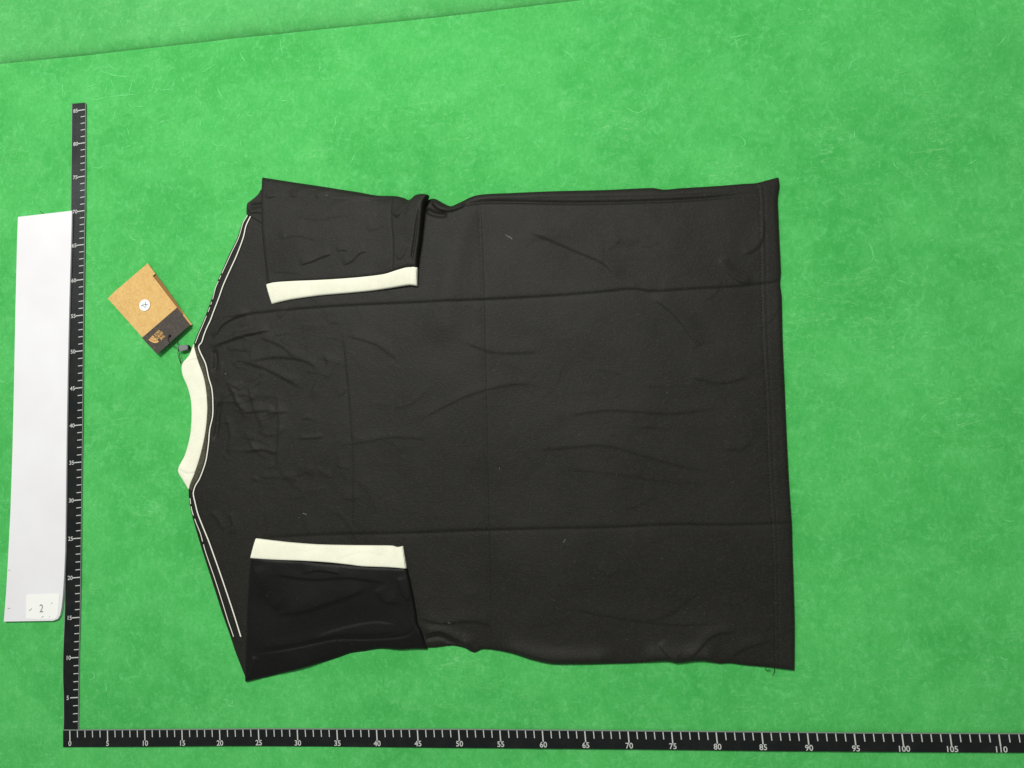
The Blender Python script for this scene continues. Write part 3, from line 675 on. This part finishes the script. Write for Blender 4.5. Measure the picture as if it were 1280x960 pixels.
base = zp([(542, 686)], .005)[0]
for i, s in enumerate(('THE', 'NORTH', 'FACE')):
    me = text_mesh(s, .0054, .03)
    # left aligned lettering
    w = {'THE': .0068, 'NORTH': .0118, 'FACE': .0090}[s] * .92
    c = base + up * (.0047 - i * .0047) + rt * (-.0052 + w / 2)
    place_text('logo_lettering', me, c[0], c[1], zl, M_logo, tg, ang, .75)
# eyelet, cord and toggle
he = zp([(636, 686)], .005)[0]; zh = tz((636, 686), .001)
put('eyelet', slab(he + .0017 * np.c_[np.cos(th), np.sin(th)], zh - .0002, zh + .0002), M_hole, tg)
def cord(pts, zs, r=.00042):
    L = smooth([zo(*p) for p in pts], 60); z = np.interp(np.linspace(0, 1, 60), np.linspace(0, 1, len(zs)), zs)
    return tube(np.c_[table(L, .003), z], r, 0, 1, 7)
put('string', cord([(636, 686), (632, 712), (645, 745), (668, 768), (695, 786), (712, 792)], [zh, zh + .001, .0075, .005, .004, .004]), M_cord, tg, sm=True)
put('string', cord([(672, 700), (690, 728), (702, 760), (712, 795), (716, 840), (722, 880), (735, 915)], [.003, .003, .003, .004, .003, .003, .0048]), M_cord, tg, sm=True)
put('string', cord([(712, 800), (698, 830), (702, 865), (718, 900), (735, 930)], [.004, .002, .0015, .003, .0048]), M_cord, tg, sm=True)
tb = zp([(708, 768), (775, 760), (791, 775), (789, 800), (735, 818), (716, 812)], .004)
put('toggle', slab(tb, .0006, .0052, .0006), M_tog, tg)
tb2 = zp([(778, 762), (793, 764), (797, 796), (782, 803)], .004); put('toggle_stub', slab(tb2, .0004, .0038, .0004), M_hole, tg)

# a hair on the cloth above the board
w = table(smooth([(50.5, 263.8), (52, 265), (54.5, 267)], 12)); hr = put('loose_thread', tube(np.c_[w, np.full(12, .0006)], .00035, 0, 1, 6), M_dthread, None, sm=True)
hr['label'] = 'tiny dark thread lying on the green cloth at the top of the white board'; hr['category'] = 'thread'
scuff = [[(68, 5), (67.5, 20), (68.5, 38)], [(71, 40), (88, 39), (106, 35)], [(144, 73), (148, 82), (155, 92)], [(350, 46), (351, 58), (353, 70)], [(100, 121), (118, 124), (138, 119)], [(165, 96), (163, 108), (157, 120)], [(124, 124), (132, 121), (160, 118), (178, 116)], [(128, 86), (140, 93), (170, 96)],
 [(262, 172), (270, 182), (285, 178)], [(250, 92), (262, 84), (272, 78)], [(700, 60), (712, 68), (722, 80)], [(905, 48), (925, 44), (940, 40)], [(1085, 300), (1092, 316), (1090, 330)], [(1245, 60), (1252, 52), (1262, 40)], [(1060, 90), (1066, 76), (1080, 70)], [(780, 132), (795, 140), (812, 136)]]
for k in range(150):
    cx, cy = (rng.normal(190, 110), rng.normal(110, 60)) if k % 2 == 0 else (rng.uniform(5, 1275), rng.uniform(5, 955))
    if 215 < cx < 1010 and 210 < cy < 865 or cx < 112 and cy > 118 or cy > 900 or (130 < cx < 245 and 320 < cy < 450): continue
    if abs(cy - (80 - .11 * cx)) < 12 or cy < 80 - .11 * cx: continue
    a_ = rng.uniform(0, 3.1); L = rng.uniform(3, 11); c_ = rng.normal(0, .5)
    scuff.append([(cx, cy), (cx + math.cos(a_) * L, cy + math.sin(a_) * L), (cx + math.cos(a_) * L + math.cos(a_ + c_) * L, cy + math.sin(a_) * L + math.sin(a_ + c_) * L)])
M_scuff = mat('rubbed_nap', (.125, .55, .165), .95, .1)
def cloth_z(q):      # height of the near sheet, as built above
    a_ = np.clip(np.interp(q[:, 0], sw[:, 0], sw[:, 1]) - q[:, 1], 0, 9)
    z = (-(vnoise(q, .16, 3) + .5) * .0022 - (vnoise(q, .05, 4) + .5) * .0006) * np.clip(a_ / .03, 0, 1)
    return z + .0012 * np.exp(-a_ / .01) * (vnoise(q * [1, .1], .06, 9) + .5)
sc_ = []
for ln in scuff[3:]:
    n_ = 16; w = table(smooth(ln, n_)); w = w + rng.normal(0, .0003, w.shape); t = np.linspace(0, 1, n_)
    T = np.gradient(w, axis=0); Nn = np.c_[-T[:, 1], T[:, 0]] / (np.linalg.norm(T, axis=1)[:, None] + 1e-9)
    hw = (.0005 + .0006 * rng.random(n_)) * np.sin(np.pi * np.clip(t, .03, .97)); A = w + Nn * hw[:, None]; B = w - Nn * hw[:, None]
    sc_.append((np.vstack([np.c_[A, cloth_z(A) + .00025], np.c_[B, cloth_z(B) + .00025]]), [(n_+k, n_+k+1, k+1, k) for k in range(n_-1)]))
fz = put('rubbed_nap', join(sc_), M_scuff, None, kind='stuff'); fz['label'] = 'rubbed up wisps of paler nap on the green cloth'; fz['category'] = 'felt nap'
# crumbs and fibres on the cloth
deb = []
for k in range(160):
    x, y = rng.uniform(5, 1275), rng.uniform(5, 955); a_ = rng.uniform(0, 3.1); L = rng.uniform(.8, 3.2)
    if 225 < x < 1000 and 215 < y < 860 or x < 110 and y > 120 or y > 905: continue
    if (x / 730 + y / 80) < 1.15: continue
    p, q = table([(x, y), (x + math.cos(a_) * L, y + math.sin(a_) * L)]); zf = cloth_z(p[None])[0]; deb.append(tube(np.array([[*p, zf + .0001], [*((p+q)/2 + [0, .0004]), zf + .0003], [*q, zf + .0001]]), .00022, 0, .6, 5))
M_fib = mat('pale_fibre', (.30, .62, .33), .9, .1)
fb = put('fibres', join(deb), M_fib, None, kind='stuff'); fb['label'] = 'scattered pale fibres caught on the green cloth'; fb['category'] = 'fibres'
